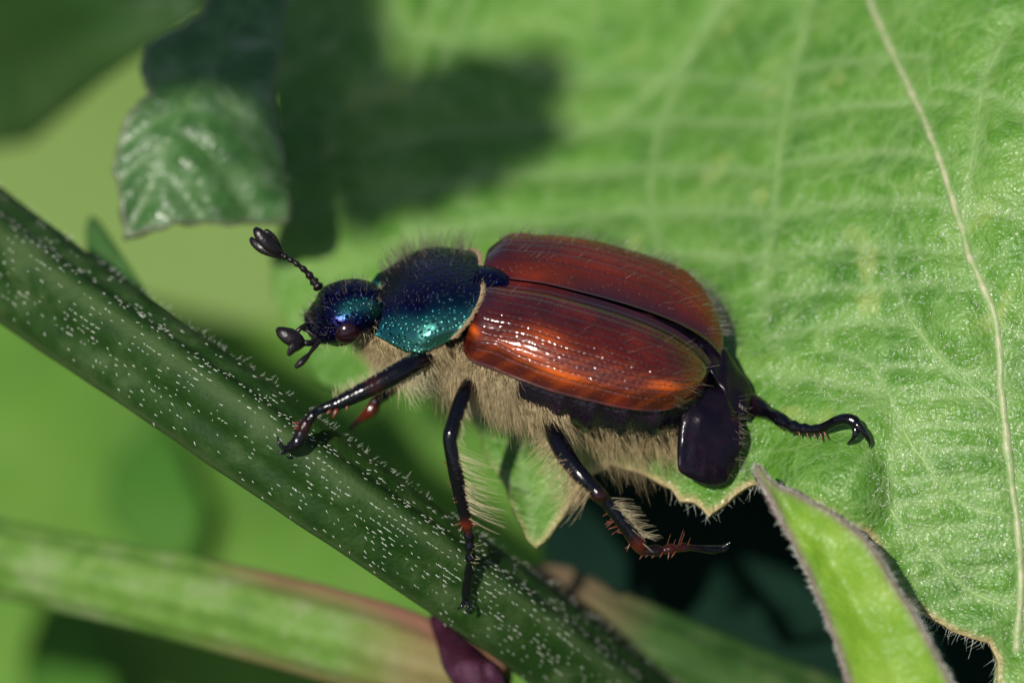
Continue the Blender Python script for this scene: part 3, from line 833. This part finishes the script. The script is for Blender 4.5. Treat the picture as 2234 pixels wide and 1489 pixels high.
# belly hair
def body_hair(m, s0, s1, p0, p1, l0, l1, dirv, name='belly_hair', r=.0050, mat='belly_hair', spread=.28, bendv=(.25, -.35, 0), thin=None):
    ss = rng.uniform(s0, s1, m); pp = np.radians(rng.uniform(p0, p1, m))
    a = BF(*trunk(ss, pp)); b = BF(*trunk(ss + .004, pp)); c_ = BF(*trunk(ss, pp + .01))
    nn = np.cross(b - a, c_ - a); nn /= np.linalg.norm(nn, axis=1)[:, None] + 1e-12
    cen = BF(*trunk(ss, pp + math.pi)); nn = np.where(((a - cen) * nn).sum(1)[:, None] < 0, -nn, nn)
    clump = np.array([[noise.noise(Vector(q * 2.6)), noise.noise(Vector(q * 2.6) + Vector((9, 3, 1))), noise.noise(Vector(q * 2.6) + Vector((1, 7, 5)))] for q in a])
    d = nn * .55 + BF.dir(*dirv) + rng.normal(0, spread, (m, 3)) + clump * .8
    L = rng.uniform(l0 * .7, l1 * 1.05, m) * (1 + .5 * clump[:, 0])
    return hairs(name, a, d, L, r * rng.uniform(.7, 1.3, m), np.tile(BF.dir(*bendv), (m, 1)) + rng.normal(0, .15, (m, 3)), mat, body, seg=4, tip=.2)
# angles: 180 is the near flank, 270 the belly
body_hair(900, .17, .34, 142, 186, .22, .48, (.2, -.5, -.3))
body_hair(2200, .27, .46, 166, 200, .30, .65, (.30, -.60, -.1))
body_hair(3000, .30, .58, 190, 255, .32, .80, (.30, -.55, -.1))
body_hair(2700, .56, .86, 228, 266, .55, 1.05, (.25, -.70, 0))
body_hair(2000, .08, .32, 172, 262, .35, .80, (.10, -.60, 0))
body_hair(700, .02, .12, 190, 260, .3, .55, (-.1, -.7, 0))
body_hair(160, .62, .86, 200, 226, .15, .3, (.3, -.7, 0))

# pygidium: the drooping end plates of the abdomen
def plate(name, rows, parent, mat, nt=22, bulge=.35, back=.35):
    """rows: left px,py,dz and right px,py,dz, lofted as a rounded plate bulging towards the camera"""
    R = catmull(np.asarray(rows, float), 36)
    A_, B_ = CC(R[:, :3]), CC(R[:, 3:])
    V = []
    th = np.linspace(0, 2 * math.pi, nt * 2, endpoint=False)
    for a, b in zip(A_, B_):
        c0 = (a + b) / 2; h = (b - a) / 2; ln = np.linalg.norm(h)
        for q in th:
            V.append(c0 + h * math.cos(q) * 1.0 + np.array([0, 0, 1]) * (bulge if math.sin(q) > 0 else back) * ln * abs(math.sin(q)) ** .8 * (1 if math.sin(q) > 0 else -1))
    V = [q + np.array([.3, .2, 1.]) * (.09 * noise.noise(Vector(q * 1.9)) + .05 * noise.noise(Vector((q[0] * 5, q[1] * 1.2, 3.)))) for q in V]
    n = nt * 2; k = len(V)
    V = np.array(V + [A_[0] * .5 + B_[0] * .5, A_[-1] * .5 + B_[-1] * .5])
    F = [tuple(f) for f in grid_faces(len(R), n, True)] + [(k, (j + 1) % n, j) for j in range(n)] + [(k + 1, (len(R) - 1) * n + j, (len(R) - 1) * n + (j + 1) % n) for j in range(n)]
    return mesh(name, V, F, mat, parent)
pp_ = plate('propygidium', [(1520, 745, 2.0, 1572, 742, 2.4), (1532, 790, 1.8, 1594, 776, 2.4), (1560, 830, 1.7, 1618, 812, 2.4), (1585, 870, 1.7, 1640, 850, 2.4), (1610, 905, 1.8, 1652, 878, 2.4), (1630, 918, 2.1, 1654, 895, 2.3)], beetle, 'pygidium', bulge=.5, back=.9)
pp_['label'] = 'dark plate behind the wing cases'
py_ = plate('pygidium', [(1536, 845, 1.6, 1566, 842, 1.8), (1508, 872, 1.35, 1592, 866, 1.7), (1488, 905, 1.15, 1612, 910, 1.6), (1479, 955, 1.1, 1622, 955, 1.6), (1478, 1000, 1.1, 1612, 1000, 1.6), (1482, 1028, 1.15, 1598, 1030, 1.6), (1516, 1048, 1.3, 1584, 1050, 1.6), (1540, 1058, 1.45, 1568, 1059, 1.6)], beetle, 'pygidium', bulge=.22, back=.4)
py_['label'] = 'smooth purplish black end plate of the abdomen'
n = 60
q = rng.integers(0, 12, n)
px = rng.uniform(1590, 1690, n); py = rng.uniform(860, 1040, n)
hairs('tail_hair', CC(np.column_stack([np.minimum(px, 1612), py, np.full(n, 1.4)])), np.column_stack([rng.normal(.9, .3, n), rng.normal(-.4, .4, n), rng.normal(.2, .4, n)]), rng.uniform(.15, .5, n), .006, rng.normal(0, .2, (n, 3)), 'back_hair', py_, seg=3)

# pronotum
PF = Frame(1053, 645, 1.95, rad(28), rad(-5))
def pron(s, t):
    """s 0 base .. 1 front ; t -1 near margin .. 1 far margin"""
    a = 1.98 * (1 + .12 * np.sin(math.pi * np.clip(s * .95 + .02, 0, 1)) - .30 * sm((s - .35) / .65))
    h = .60 + .30 * np.sin(math.pi * np.clip(s * .92 + .06, 0, 1)) - .10 * s
    th = t * math.radians(98)
    w = a * np.sign(np.sin(th)) * np.abs(np.sin(th)) ** .86
    v = h * np.sign(np.cos(th)) * np.abs(np.cos(th)) ** .9
    ub = -.02 - .92 * np.clip((np.abs(t) - .22) / .76, 0, 1) ** 1.5; uf = -2.46 - .26 * np.abs(t) ** 3
    u = ub + (uf - ub) * s
    v = v - .16 * np.clip((np.abs(t) - .7) / .3, 0, 1) ** 2 * np.sin(math.pi * np.clip(s, 0, 1)) - .10 * sm((s - .75) / .25) * (1 - np.abs(t)) - .05 * np.exp(-((s - .45) / .12) ** 2 - ((np.abs(t) - .72) / .10) ** 2)
    return u, v, w
ns, nt = 90, 120
s, t = np.meshgrid(np.linspace(0, 1, ns), np.linspace(-1, 1, nt), indexing='ij')
u, v, w = pron(s, t)
P = PF(u, v, w); Np = grid_normals(P)
if Np[ns // 2, nt // 2] @ PF.V < 0: Np = -Np
bead = np.exp(-((np.abs(t) - .965) / .018) ** 2) + .7 * np.exp(-((s - .015) / .015) ** 2)
P = P + Np * (.035 * bead)[..., None]
tint = np.clip(.30 + .18 * sm((np.abs(t) - .12) / .3) + .42 * sm((np.abs(t) - .32) / .38) - .22 * sm((s - .45) / .5) - .25 * np.exp(-((s - .62) / .12) ** 2 - ((np.abs(t) - .42) / .14) ** 2) + .2 * bead, 0, 1)
u0, v0, w0 = u[0], v[0], w[0]
lip0 = PF(u0 - .12, v0 * .75 - .08, w0 * .93); lip1 = PF(u[-1] + .15, v[-1] * .75 - .08, w[-1] * .9)
P2 = np.concatenate([lip0[None], P, lip1[None]], 0)
t2 = np.concatenate([tint[:1], tint, tint[-1:]], 0)
pron_o = mesh('pronotum', P2.reshape(-1, 3), grid_faces(ns + 2, nt), 'shell', beetle, attrs={'tint': t2.ravel()})
pron_o['label'] = 'glossy blue green and violet pitted neck shield'
m = 430
si = rng.integers(2, ns - 3, m); ti = np.where(rng.random(m) < .86, rng.integers(int(nt * .60), nt - 12, m), rng.integers(8, int(nt * .6), m))
hairs('shield_hair', P[si, ti], Np[si, ti] + rng.normal(0, .2, (m, 3)) + PF.dir(-.15, .2, 0), rng.uniform(.25, .68, m) * (.35 + .65 * (ti > nt * .6)), .0052, np.tile(PF.dir(.15, 0, 0), (m, 1)) + rng.normal(0, .12, (m, 3)), 'back_hair', pron_o, seg=3)
# pale fringe along the rear rim of the shield
m = 1700
ti = rng.integers(4, nt - 2, m)
rt = PF(u0[ti] - .02, v0[ti] - .015, w0[ti]) + rng.normal(0, .012, (m, 3))
hairs('rear_fringe', rt, PF.dir(1., .35, 0) + Np[0, ti] * .35 + rng.normal(0, .22, (m, 3)), rng.uniform(.08, .17, m), .009, np.zeros(3), 'fringe', pron_o, seg=2)
# hair curtain below the near rim
m = 900
ss_ = rng.uniform(.05, 1., m)
uu, vv, ww = pron(ss_, np.full(m, -.97))
hairs('under_fringe', PF(uu, vv - .06, ww * .95), PF.dir(.15, -1, .15) + rng.normal(0, .22, (m, 3)), rng.uniform(.3, .75, m), .008, np.tile(PF.dir(.2, -.1, 0), (m, 1)), 'belly_hair', pron_o, seg=4)

# head
HF = Frame(752, 678, 1.95, rad(33), rad(-20))
ns, nt = 56, 64
la, lo = np.meshgrid(np.linspace(.5, 179.5, ns), np.linspace(0, 360, nt, endpoint=False), indexing='ij')
la_, lo_ = np.radians(la), np.radians(lo)
f = np.cos(la_); rr = np.sin(la_)                       # f: 1 = front
cx, cy_ = np.cos(lo_), np.sin(lo_)
fr = sm((f - .15) / .7)
fwd = np.where(f > 0, 1.04 * np.sign(f) * np.abs(f) ** .8, 1.05 * f)
wid = .95 * (1 - .06 * fr) * rr ** (1 - .35 * fr)
hei = np.where(cy_ > 0, .66, .68) * (1 - .35 * fr) * rr ** (1 - .2 * fr)
u = -fwd; w = wid * cx; v = hei * cy_ - .12 * fr
v = v + .07 * np.exp(-((f - .93) / .05) ** 2) * (cy_ > -.2)           # upturned rim of the clypeus
v = v - .05 * np.exp(-((f - .50) / .07) ** 2) * (cy_ > 0)             # groove between clypeus and brow
P = HF(u, v, w); Nh = grid_normals(P)
if Nh[ns // 2, nt // 4] @ HF.V < 0: Nh = -Nh
tint = np.clip(.26 + .60 * np.exp(-((np.abs(w) - .62) / .20) ** 2) * (cy_ > -.1) * sm((.35 - f) / .5) - .2 * fr, 0, 1)
F = [tuple(q) for q in grid_faces(ns, nt, True)]
k = ns * nt
V = np.vstack([P.reshape(-1, 3), P[0].mean(0), P[-1].mean(0)])
F += [(k, (j + 1) % nt, j) for j in range(nt)] + [(k + 1, (ns - 1) * nt + j, (ns - 1) * nt + (j + 1) % nt) for j in range(nt)]
head = mesh('head', V, F, 'shell', beetle, attrs={'tint': np.append(tint.ravel(), [.2, .2])})
head['label'] = 'dark blue green pitted head'
def ellipsoid(name, fr_, c0, r, mat, parent, n=24, tintv=None):
    a, b = np.meshgrid(np.radians(np.linspace(1, 179, n)), np.radians(np.linspace(0, 360, n * 2, endpoint=False)), indexing='ij')
    P = fr_(c0[0] + r[0] * np.cos(a), c0[1] + r[1] * np.sin(a) * np.sin(b), c0[2] + r[2] * np.sin(a) * np.cos(b))
    return mesh(name, P.reshape(-1, 3), grid_faces(n, n * 2, True), mat, parent)
for sd in (-1, 1):
    ellipsoid('eye', HF, (-.10, -.08, sd * .76), (.36, .34, .30), 'eye', head)
    ellipsoid('mandible', HF, (-.62, -.38, sd * .26), (.26, .16, .16), 'antenna', head, 14)
ellipsoid('jaw', HF, (-.18, -.46, -.18), (.52, .24, .48), 'antenna', head, 16)
m = 240
si = rng.integers(4, ns - 4, m); ti = rng.integers(2, nt // 2 - 2, m)
hairs('head_hair', P[si, ti], Nh[si, ti] + rng.normal(0, .3, (m, 3)) + HF.dir(-.1, .2, 0), rng.uniform(.08, .26, m), .006, np.zeros(3), 'back_hair', head, seg=2)
m = 160
si = rng.integers(8, ns - 6, m); ti = rng.integers(nt // 2 + 4, nt - 4, m)
hairs('chin_hair', P[si, ti], Nh[si, ti] * .7 + rng.normal(0, .35, (m, 3)) + HF.dir(-.3, -.5, 0), rng.uniform(.12, .32, m), .006, np.zeros(3), 'leg_hair', head, seg=2)
# palps
tube('palp', [(700, 742, .6, .05), (686, 757, .4, .06), (676, 770, .3, .045), (668, 779, .25, .07), (656, 791, .2, .085), (644, 801, .2, .05)], 'antenna', head, n=30)
tube('palp', [(690, 735, 1.2, .05), (672, 722, 1.2, .045), (660, 716, 1.3, .05)], 'antenna', head, n=14)
tube('palp', [(668, 708, 1.2, .06), (655, 716, 1.1, .055), (645, 727, 1.1, .06)], 'antenna', head, n=14)

# antennae
def antenna(shaft, lam):
    n = 46
    Q_ = catmull(np.asarray(shaft, float), n)
    R = Q_[:, 3] * (1 + .22 * np.sin(np.linspace(0, 2 * math.pi * 7, n)))
    V, F = tube_arrays(CC(Q_[:, :3]), R, 12)
    o = mesh('antenna', V, F, 'antenna', beetle)
    for L in lam:
        tube('club_leaf', L, 'antenna', o, n=18, seg=14, flat=.55)
    return o
an = antenna([(696, 628, 1.6, .115), (684, 612, 1.7, .10), (668, 592, 1.6, .075), (648, 576, 1.5, .062), (630, 564, 1.45, .066), (614, 555, 1.4, .09)],
             [[(616, 558, 1.4, .06), (600, 546, 1.25, .13), (580, 528, 1.15, .15), (564, 508, 1.15, .13), (556, 498, 1.2, .06)],
              [(616, 560, 1.45, .06), (596, 552, 1.45, .11), (572, 541, 1.45, .13), (554, 528, 1.5, .10), (547, 519, 1.55, .05)],
              [(616, 556, 1.5, .06), (604, 538, 1.65, .10), (594, 522, 1.7, .12), (584, 508, 1.75, .09), (579, 501, 1.75, .04)]])
an['label'] = 'right antenna, raised, with a three leaved club'
an = antenna([(690, 742, .9, .08), (678, 748, .6, .07), (668, 748, .4, .065), (660, 748, .3, .08)],
             [[(664, 750, .3, .06), (648, 744, .2, .17), (630, 735, .15, .19), (614, 724, .15, .15), (604, 717, .2, .06)],
              [(664, 750, .35, .06), (650, 752, .1, .14), (640, 758, 0., .13), (632, 770, 0., .08), (630, 776, 0., .04)],
              [(664, 748, .4, .06), (650, 738, .5, .13), (634, 728, .6, .14), (620, 722, .65, .10), (612, 718, .65, .05)]])
an['label'] = 'left antenna, lowered, with a dark club beside the jaws'

# legs: one continuous mesh from hip to last toe joint, claws and spines as sub-parts
def leg(pts, label, tint=None, claws=(), spines=(), n=90, seg=16):
    pts = np.asarray(pts, float)
    Q_ = catmull(pts, n)
    V, F = tube_arrays(CC(Q_[:, :3]), np.maximum(Q_[:, 3], .02), seg)
    tn = np.zeros(len(V))
    if tint:
        for (x, y, r, a) in tint:
            d = np.hypot(Q_[:, 0] - x, Q_[:, 1] - y)
            tn[:n * seg] = np.maximum(tn[:n * seg], np.repeat(a * np.exp(-(d / r) ** 2), seg))
    o = mesh('leg', V, F, 'leg', beetle, attrs={'tint': tn})
    o['label'] = label
    for c_ in claws: tube('claw', c_, 'chitin', o, n=14, seg=8)
    for s_ in spines:
        tube('spine', s_, 'spine', o, n=5, seg=6)
    return o
def spine(x, y, dz, dx, dy, L=.2, r=.022):
    k = L * PP / math.hypot(dx, dy)
    return [(x, y, dz, r), (x + dx * k * .5, y + dy * k * .5, dz - .03, r * .8), (x + dx * k, y + dy * k, dz - .05, r * .25)]

fore = leg([(985, 745, 1.6, .26), (945, 775, .8, .27), (905, 792, .2, .26), (880, 806, -.1, .255), (840, 828, -.2, .245), (800, 849, -.25, .225), (765, 866, -.25, .20), (735, 880, -.25, .165), (712, 887, -.25, .115), (700, 892, -.25, .12),
            (690, 899, -.28, .10), (682, 905, -.3, .13), (674, 915, -.3, .12), (668, 922, -.3, .155), (662, 934, -.3, .15), (658, 944, -.3, .175), (652, 958, -.3, .165), (645, 968, -.28, .17), (634, 976, -.25, .12), (626, 979, -.22, .09)],
           'left front leg with teeth, gripping the thick stem', tint=[(822, 852, 14, .45), (652, 925, 16, .45)],
           claws=[[(630, 976, -.25, .075), (618, 976, -.35, .065), (610, 966, -.4, .05), (606, 952, -.38, .02)], [(630, 978, -.2, .06), (622, 986, -.25, .05), (613, 988, -.3, .03), (606, 984, -.3, .012)]],
           spines=[spine(735, 892, -.3, -.5, 1, .24, .07), spine(758, 884, -.3, -.2, 1, .13, .05), spine(722, 894, -.3, -.9, .8, .16, .05), spine(650, 922, -.4, -1, .1, .14, .05), spine(650, 932, -.4, -1, .3, .12, .045)])
fore_far = leg([(900, 800, 3.2, .2), (850, 850, 3.6, .17), (822, 872, 3.8, .15), (812, 890, 3.8, .17), (800, 903, 3.8, .14), (785, 914, 3.9, .09), (772, 926, 4.0, .07), (762, 938, 4.1, .04)],
               'right front leg, small and reddish, above the thick stem', tint=[(802, 900, 24, .8)], n=40, seg=12)
mid = leg([(1040, 815, 1.6, .20), (1018, 850, .5, .20), (1002, 885, .1, .19), (990, 920, -.1, .18), (983, 945, -.2, .185), (981, 962, -.2, .17), (986, 990, -.15, .175), (994, 1030, 0., .185), (1003, 1070, .2, .18), (1010, 1100, .35, .17), (1016, 1128, .5, .15),
           (1019, 1144, .6, .155), (1020, 1156, .65, .10), (1023, 1168, .7, .13), (1025, 1180, .75, .10), (1025, 1192, .8, .13), (1026, 1204, .9, .105), (1026, 1216, .95, .13), (1026, 1228, 1.05, .10), (1024, 1246, 1.2, .125), (1021, 1268, 1.4, .12), (1018, 1292, 1.6, .13), (1016, 1308, 1.7, .09)],
          'slender left middle leg with orange spines and a fan of pale hairs', tint=[(1017, 1142, 13, .95)],
          claws=[[(1016, 1305, 1.7, .07), (1008, 1320, 1.6, .05), (998, 1328, 1.6, .02)], [(1018, 1305, 1.7, .07), (1022, 1322, 1.6, .05), (1016, 1334, 1.6, .02)]],
          spines=[spine(984, 1010, -.1, -1, -.1, .22), spine(985, 1014, -.1, -1, .3, .18), spine(993, 1052, .1, -1, .1, .2), spine(993, 1056, .1, -1, .5, .16), spine(1002, 1086, .2, -1, 0, .17), spine(1003, 1091, .2, -1, .4, .17),
                  spine(1008, 1140, .5, -1, .3, .2, .035), spine(1010, 1146, .5, -.6, 1, .2, .035), spine(1028, 1140, .5, 1, .4, .2, .035)])
hind = leg([(1180, 880, 2.4, .24), (1200, 920, 1.3, .24), (1212, 950, .6, .245), (1232, 990, .2, .24), (1254, 1022, 0., .225), (1276, 1046, -.1, .205), (1296, 1066, -.1, .18), (1306, 1078, -.1, .20), (1318, 1090, 0., .165), (1338, 1112, .1, .17), (1358, 1138, .2, .175), (1376, 1162, .3, .18), (1392, 1184, .4, .19),
            (1402, 1198, .5, .15), (1416, 1200, .5, .12), (1432, 1200, .55, .15), (1446, 1200, .6, .10), (1462, 1196, .6, .13), (1476, 1196, .7, .09), (1492, 1193, .8, .11), (1508, 1194, .9, .08), (1530, 1196, 1.0, .09), (1556, 1198, 1.2, .11), (1574, 1194, 1.3, .07)],
           'left hind leg with a spiny shin, hanging free below the belly', tint=[(1394, 1186, 18, .6), (1470, 1196, 30, .35), (1310, 1076, 8, .25)],
           claws=[[(1566, 1196, 1.3, .06), (1582, 1190, 1.25, .05), (1594, 1182, 1.2, .018)], [(1566, 1198, 1.3, .06), (1580, 1198, 1.3, .05), (1590, 1194, 1.3, .018)]],
           spines=[spine(1330 + 62 * t, 1116 + 80 * t, .1 + .3 * t, -.9 + .4 * rng.normal(), .55 + .4 * rng.normal(), rng.uniform(.10, .32), rng.uniform(.014, .026)) for t in np.sort(rng.random(15))] +
                  [spine(1345 + 50 * t, 1100 + 78 * t, .1 + .3 * t, .8, -.5 + .2 * rng.normal(), rng.uniform(.14, .24), .022) for t in np.linspace(0, 1, 7)] +
                  [spine(1404 + 70 * t, 1206 - 4 * t, .5, -.5 + .3 * rng.normal(), 1, rng.uniform(.12, .24), .024) for t in np.linspace(0, 1, 6)] +
                  [spine(1440 + 62 * t, 1190 - 2 * t, .55, .35, -1, rng.uniform(.14, .42), .012) for t in np.sort(rng.random(5))])
hind_far = leg([(1600, 850, 2.9, .26), (1628, 872, 2.6, .26), (1654, 888, 2.3, .24), (1676, 900, 2.0, .17), (1692, 908, 1.7, .17), (1706, 917, 1.5, .175), (1720, 925, 1.35, .13), (1732, 930, 1.25, .16), (1744, 933, 1.15, .115), (1756, 935, 1.1, .145), (1768, 936, 1.0, .105), (1780, 936, .95, .135), (1792, 933, .85, .115),
                (1808, 926, .7, .12), (1826, 917, .5, .125), (1846, 913, .35, .135), (1862, 918, .3, .15), (1870, 926, .3, .13)],
               'right hind leg stretched out, hooked claws on the broad leaf', tint=[(1640, 880, 20, .15)],
               claws=[[(1864, 922, .3, .115), (1878, 934, .25, .10), (1890, 950, .3, .075), (1897, 964, .4, .045), (1897, 975, .5, .015)], [(1864, 926, .35, .10), (1867, 942, .3, .085), (1862, 956, .35, .06), (1848, 968, .5, .018)]],
               spines=[spine(x, y, z, dx, 1, L, .03) for x, y, z, dx, L in [(1700, 922, 1.5, .2, .16), (1722, 934, 1.3, .3, .14), (1742, 940, 1.1, .3, .15), (1760, 943, 1.0, .3, .14), (1776, 944, .9, .3, .14), (1788, 942, .85, .4, .26), (1796, 940, .8, .7, .24), (1676, 890, 1.9, .9, .12)]])
def leg_fan(parent, line, m, dirv, L0, L1, name='leg_hair', bend=(0, 0, 0), sp=.16, r=.0062, mat='leg_hair'):
    Q_ = catmull(np.asarray(line, float), 200)
    i = rng.integers(0, 200, m)
    rt = CC(Q_[i, :3]) + rng.normal(0, .05, (m, 3))
    hairs(name, rt, np.tile(np.array(dirv, float), (m, 1)) + rng.normal(0, sp, (m, 3)), rng.uniform(L0, L1, m), r, np.tile(np.array(bend, float), (m, 1)), mat, parent, seg=5)
leg_fan(mid, [(990, 975, -.2), (998, 1030, 0.), (1008, 1080, .2), (1018, 1118, .4)], 95, (.9, -.55, .15), .55, 1.15, bend=(.12, .12, 0), sp=.14)
leg_fan(mid, [(1012, 870, .1), (998, 910, 0.), (990, 950, -.1)], 90, (.25, -.9, .1), .2, .5, bend=(.1, 0, 0))
leg_fan(hind, [(1205, 930, .8), (1236, 992, .1), (1270, 1042, -.1), (1290, 1064, -.1)], 330, (-.55, -.85, .2), .35, .95, bend=(-.25, -.1, 0), sp=.25, mat='belly_hair')
leg_fan(hind, [(1325, 1092, 0.), (1360, 1130, .2), (1392, 1172, .4)], 90, (.9, -.15, .2), .2, .65, bend=(.1, -.1, 0), sp=.25)
leg_fan(fore, [(900, 782, .1), (850, 808, -.2), (790, 838, -.3), (730, 866, -.3)], 170, (-.35, .9, .2), .12, .3, sp=.25)
leg_fan(fore, [(935, 790, .6), (905, 812, .1), (870, 832, 0.)], 150, (.25, -.95, .1), .35, .85, bend=(.1, 0, 0), sp=.4)
leg_fan(mid, [(1026, 1180, .7), (1026, 1230, 1.)], 16, (.9, -.1, .2), .12, .28, sp=.5)

# ================================================================== leaves overhead that throw the shade
def overhead_leaf(shadow, target_dz, lift, label, mat='midleaf'):
    """a leaf that hangs `lift` mm towards the sun from the place where its shade falls"""
    sh = np.asarray(shadow, float)
    base = CC(np.column_stack([sh, target_dz(sh)]))
    P = base + sun_c * lift
    t = thing('overhanging_leaf', P.mean(0), label, 'leaf', None)
    c0 = P.mean(0)
    d = densify(sh, 25, 14)
    z = target_dz(d)
    V = CC(np.column_stack([d, z])) + sun_c * lift
    V = np.vstack([V, V.mean(0) + np.array([0, 0, .8])])
    n = len(V) - 1
    F = [(n, i, (i + 1) % n) for i in range(n)]
    o = mesh('blade', V, F, mat, t)
    solidify(o, .2)
    b0 = V[:n][V[:n, 1].argmax()]
    tube('leaf_stalk', [(*b0, .4), (b0[0] - 4, b0[1] + 8, b0[2] - 2, .45), (b0[0] - 12, b0[1] + 20, b0[2] - 10, .5), (b0[0] - 20, b0[1] + 40, b0[2] - 30, .6)], 'stem_dim', t, seg=10, cam=True, attrs=None)
    return t
overhead_leaf([(780, -260), (790, -60), (770, 120), (780, 310), (800, 290), (840, 250), (900, 262), (960, 215), (1010, 235), (1060, 120), (1130, 160), (1200, 110), (1250, 180), (1205, 240), (1245, 320), (1160, 372), (1120, 360), (1080, 430), (1010, 420), (930, 500), (880, 460), (820, 530), (735, 500), (690, 400), (680, 200), (650, 60), (610, -260)],
              lambda p: fG0(p), 120, 'overhanging leaf that shades the broad leaf above the head of the beetle')
overhead_leaf([(240, -320), (520, -320), (600, -60), (600, 140), (560, 230), (500, 215), (420, 190), (330, 220), (240, 170), (220, 20)],
              lambda p: fB(p), 105, 'overhanging leaf that shades the upper half of the toothed leaf')
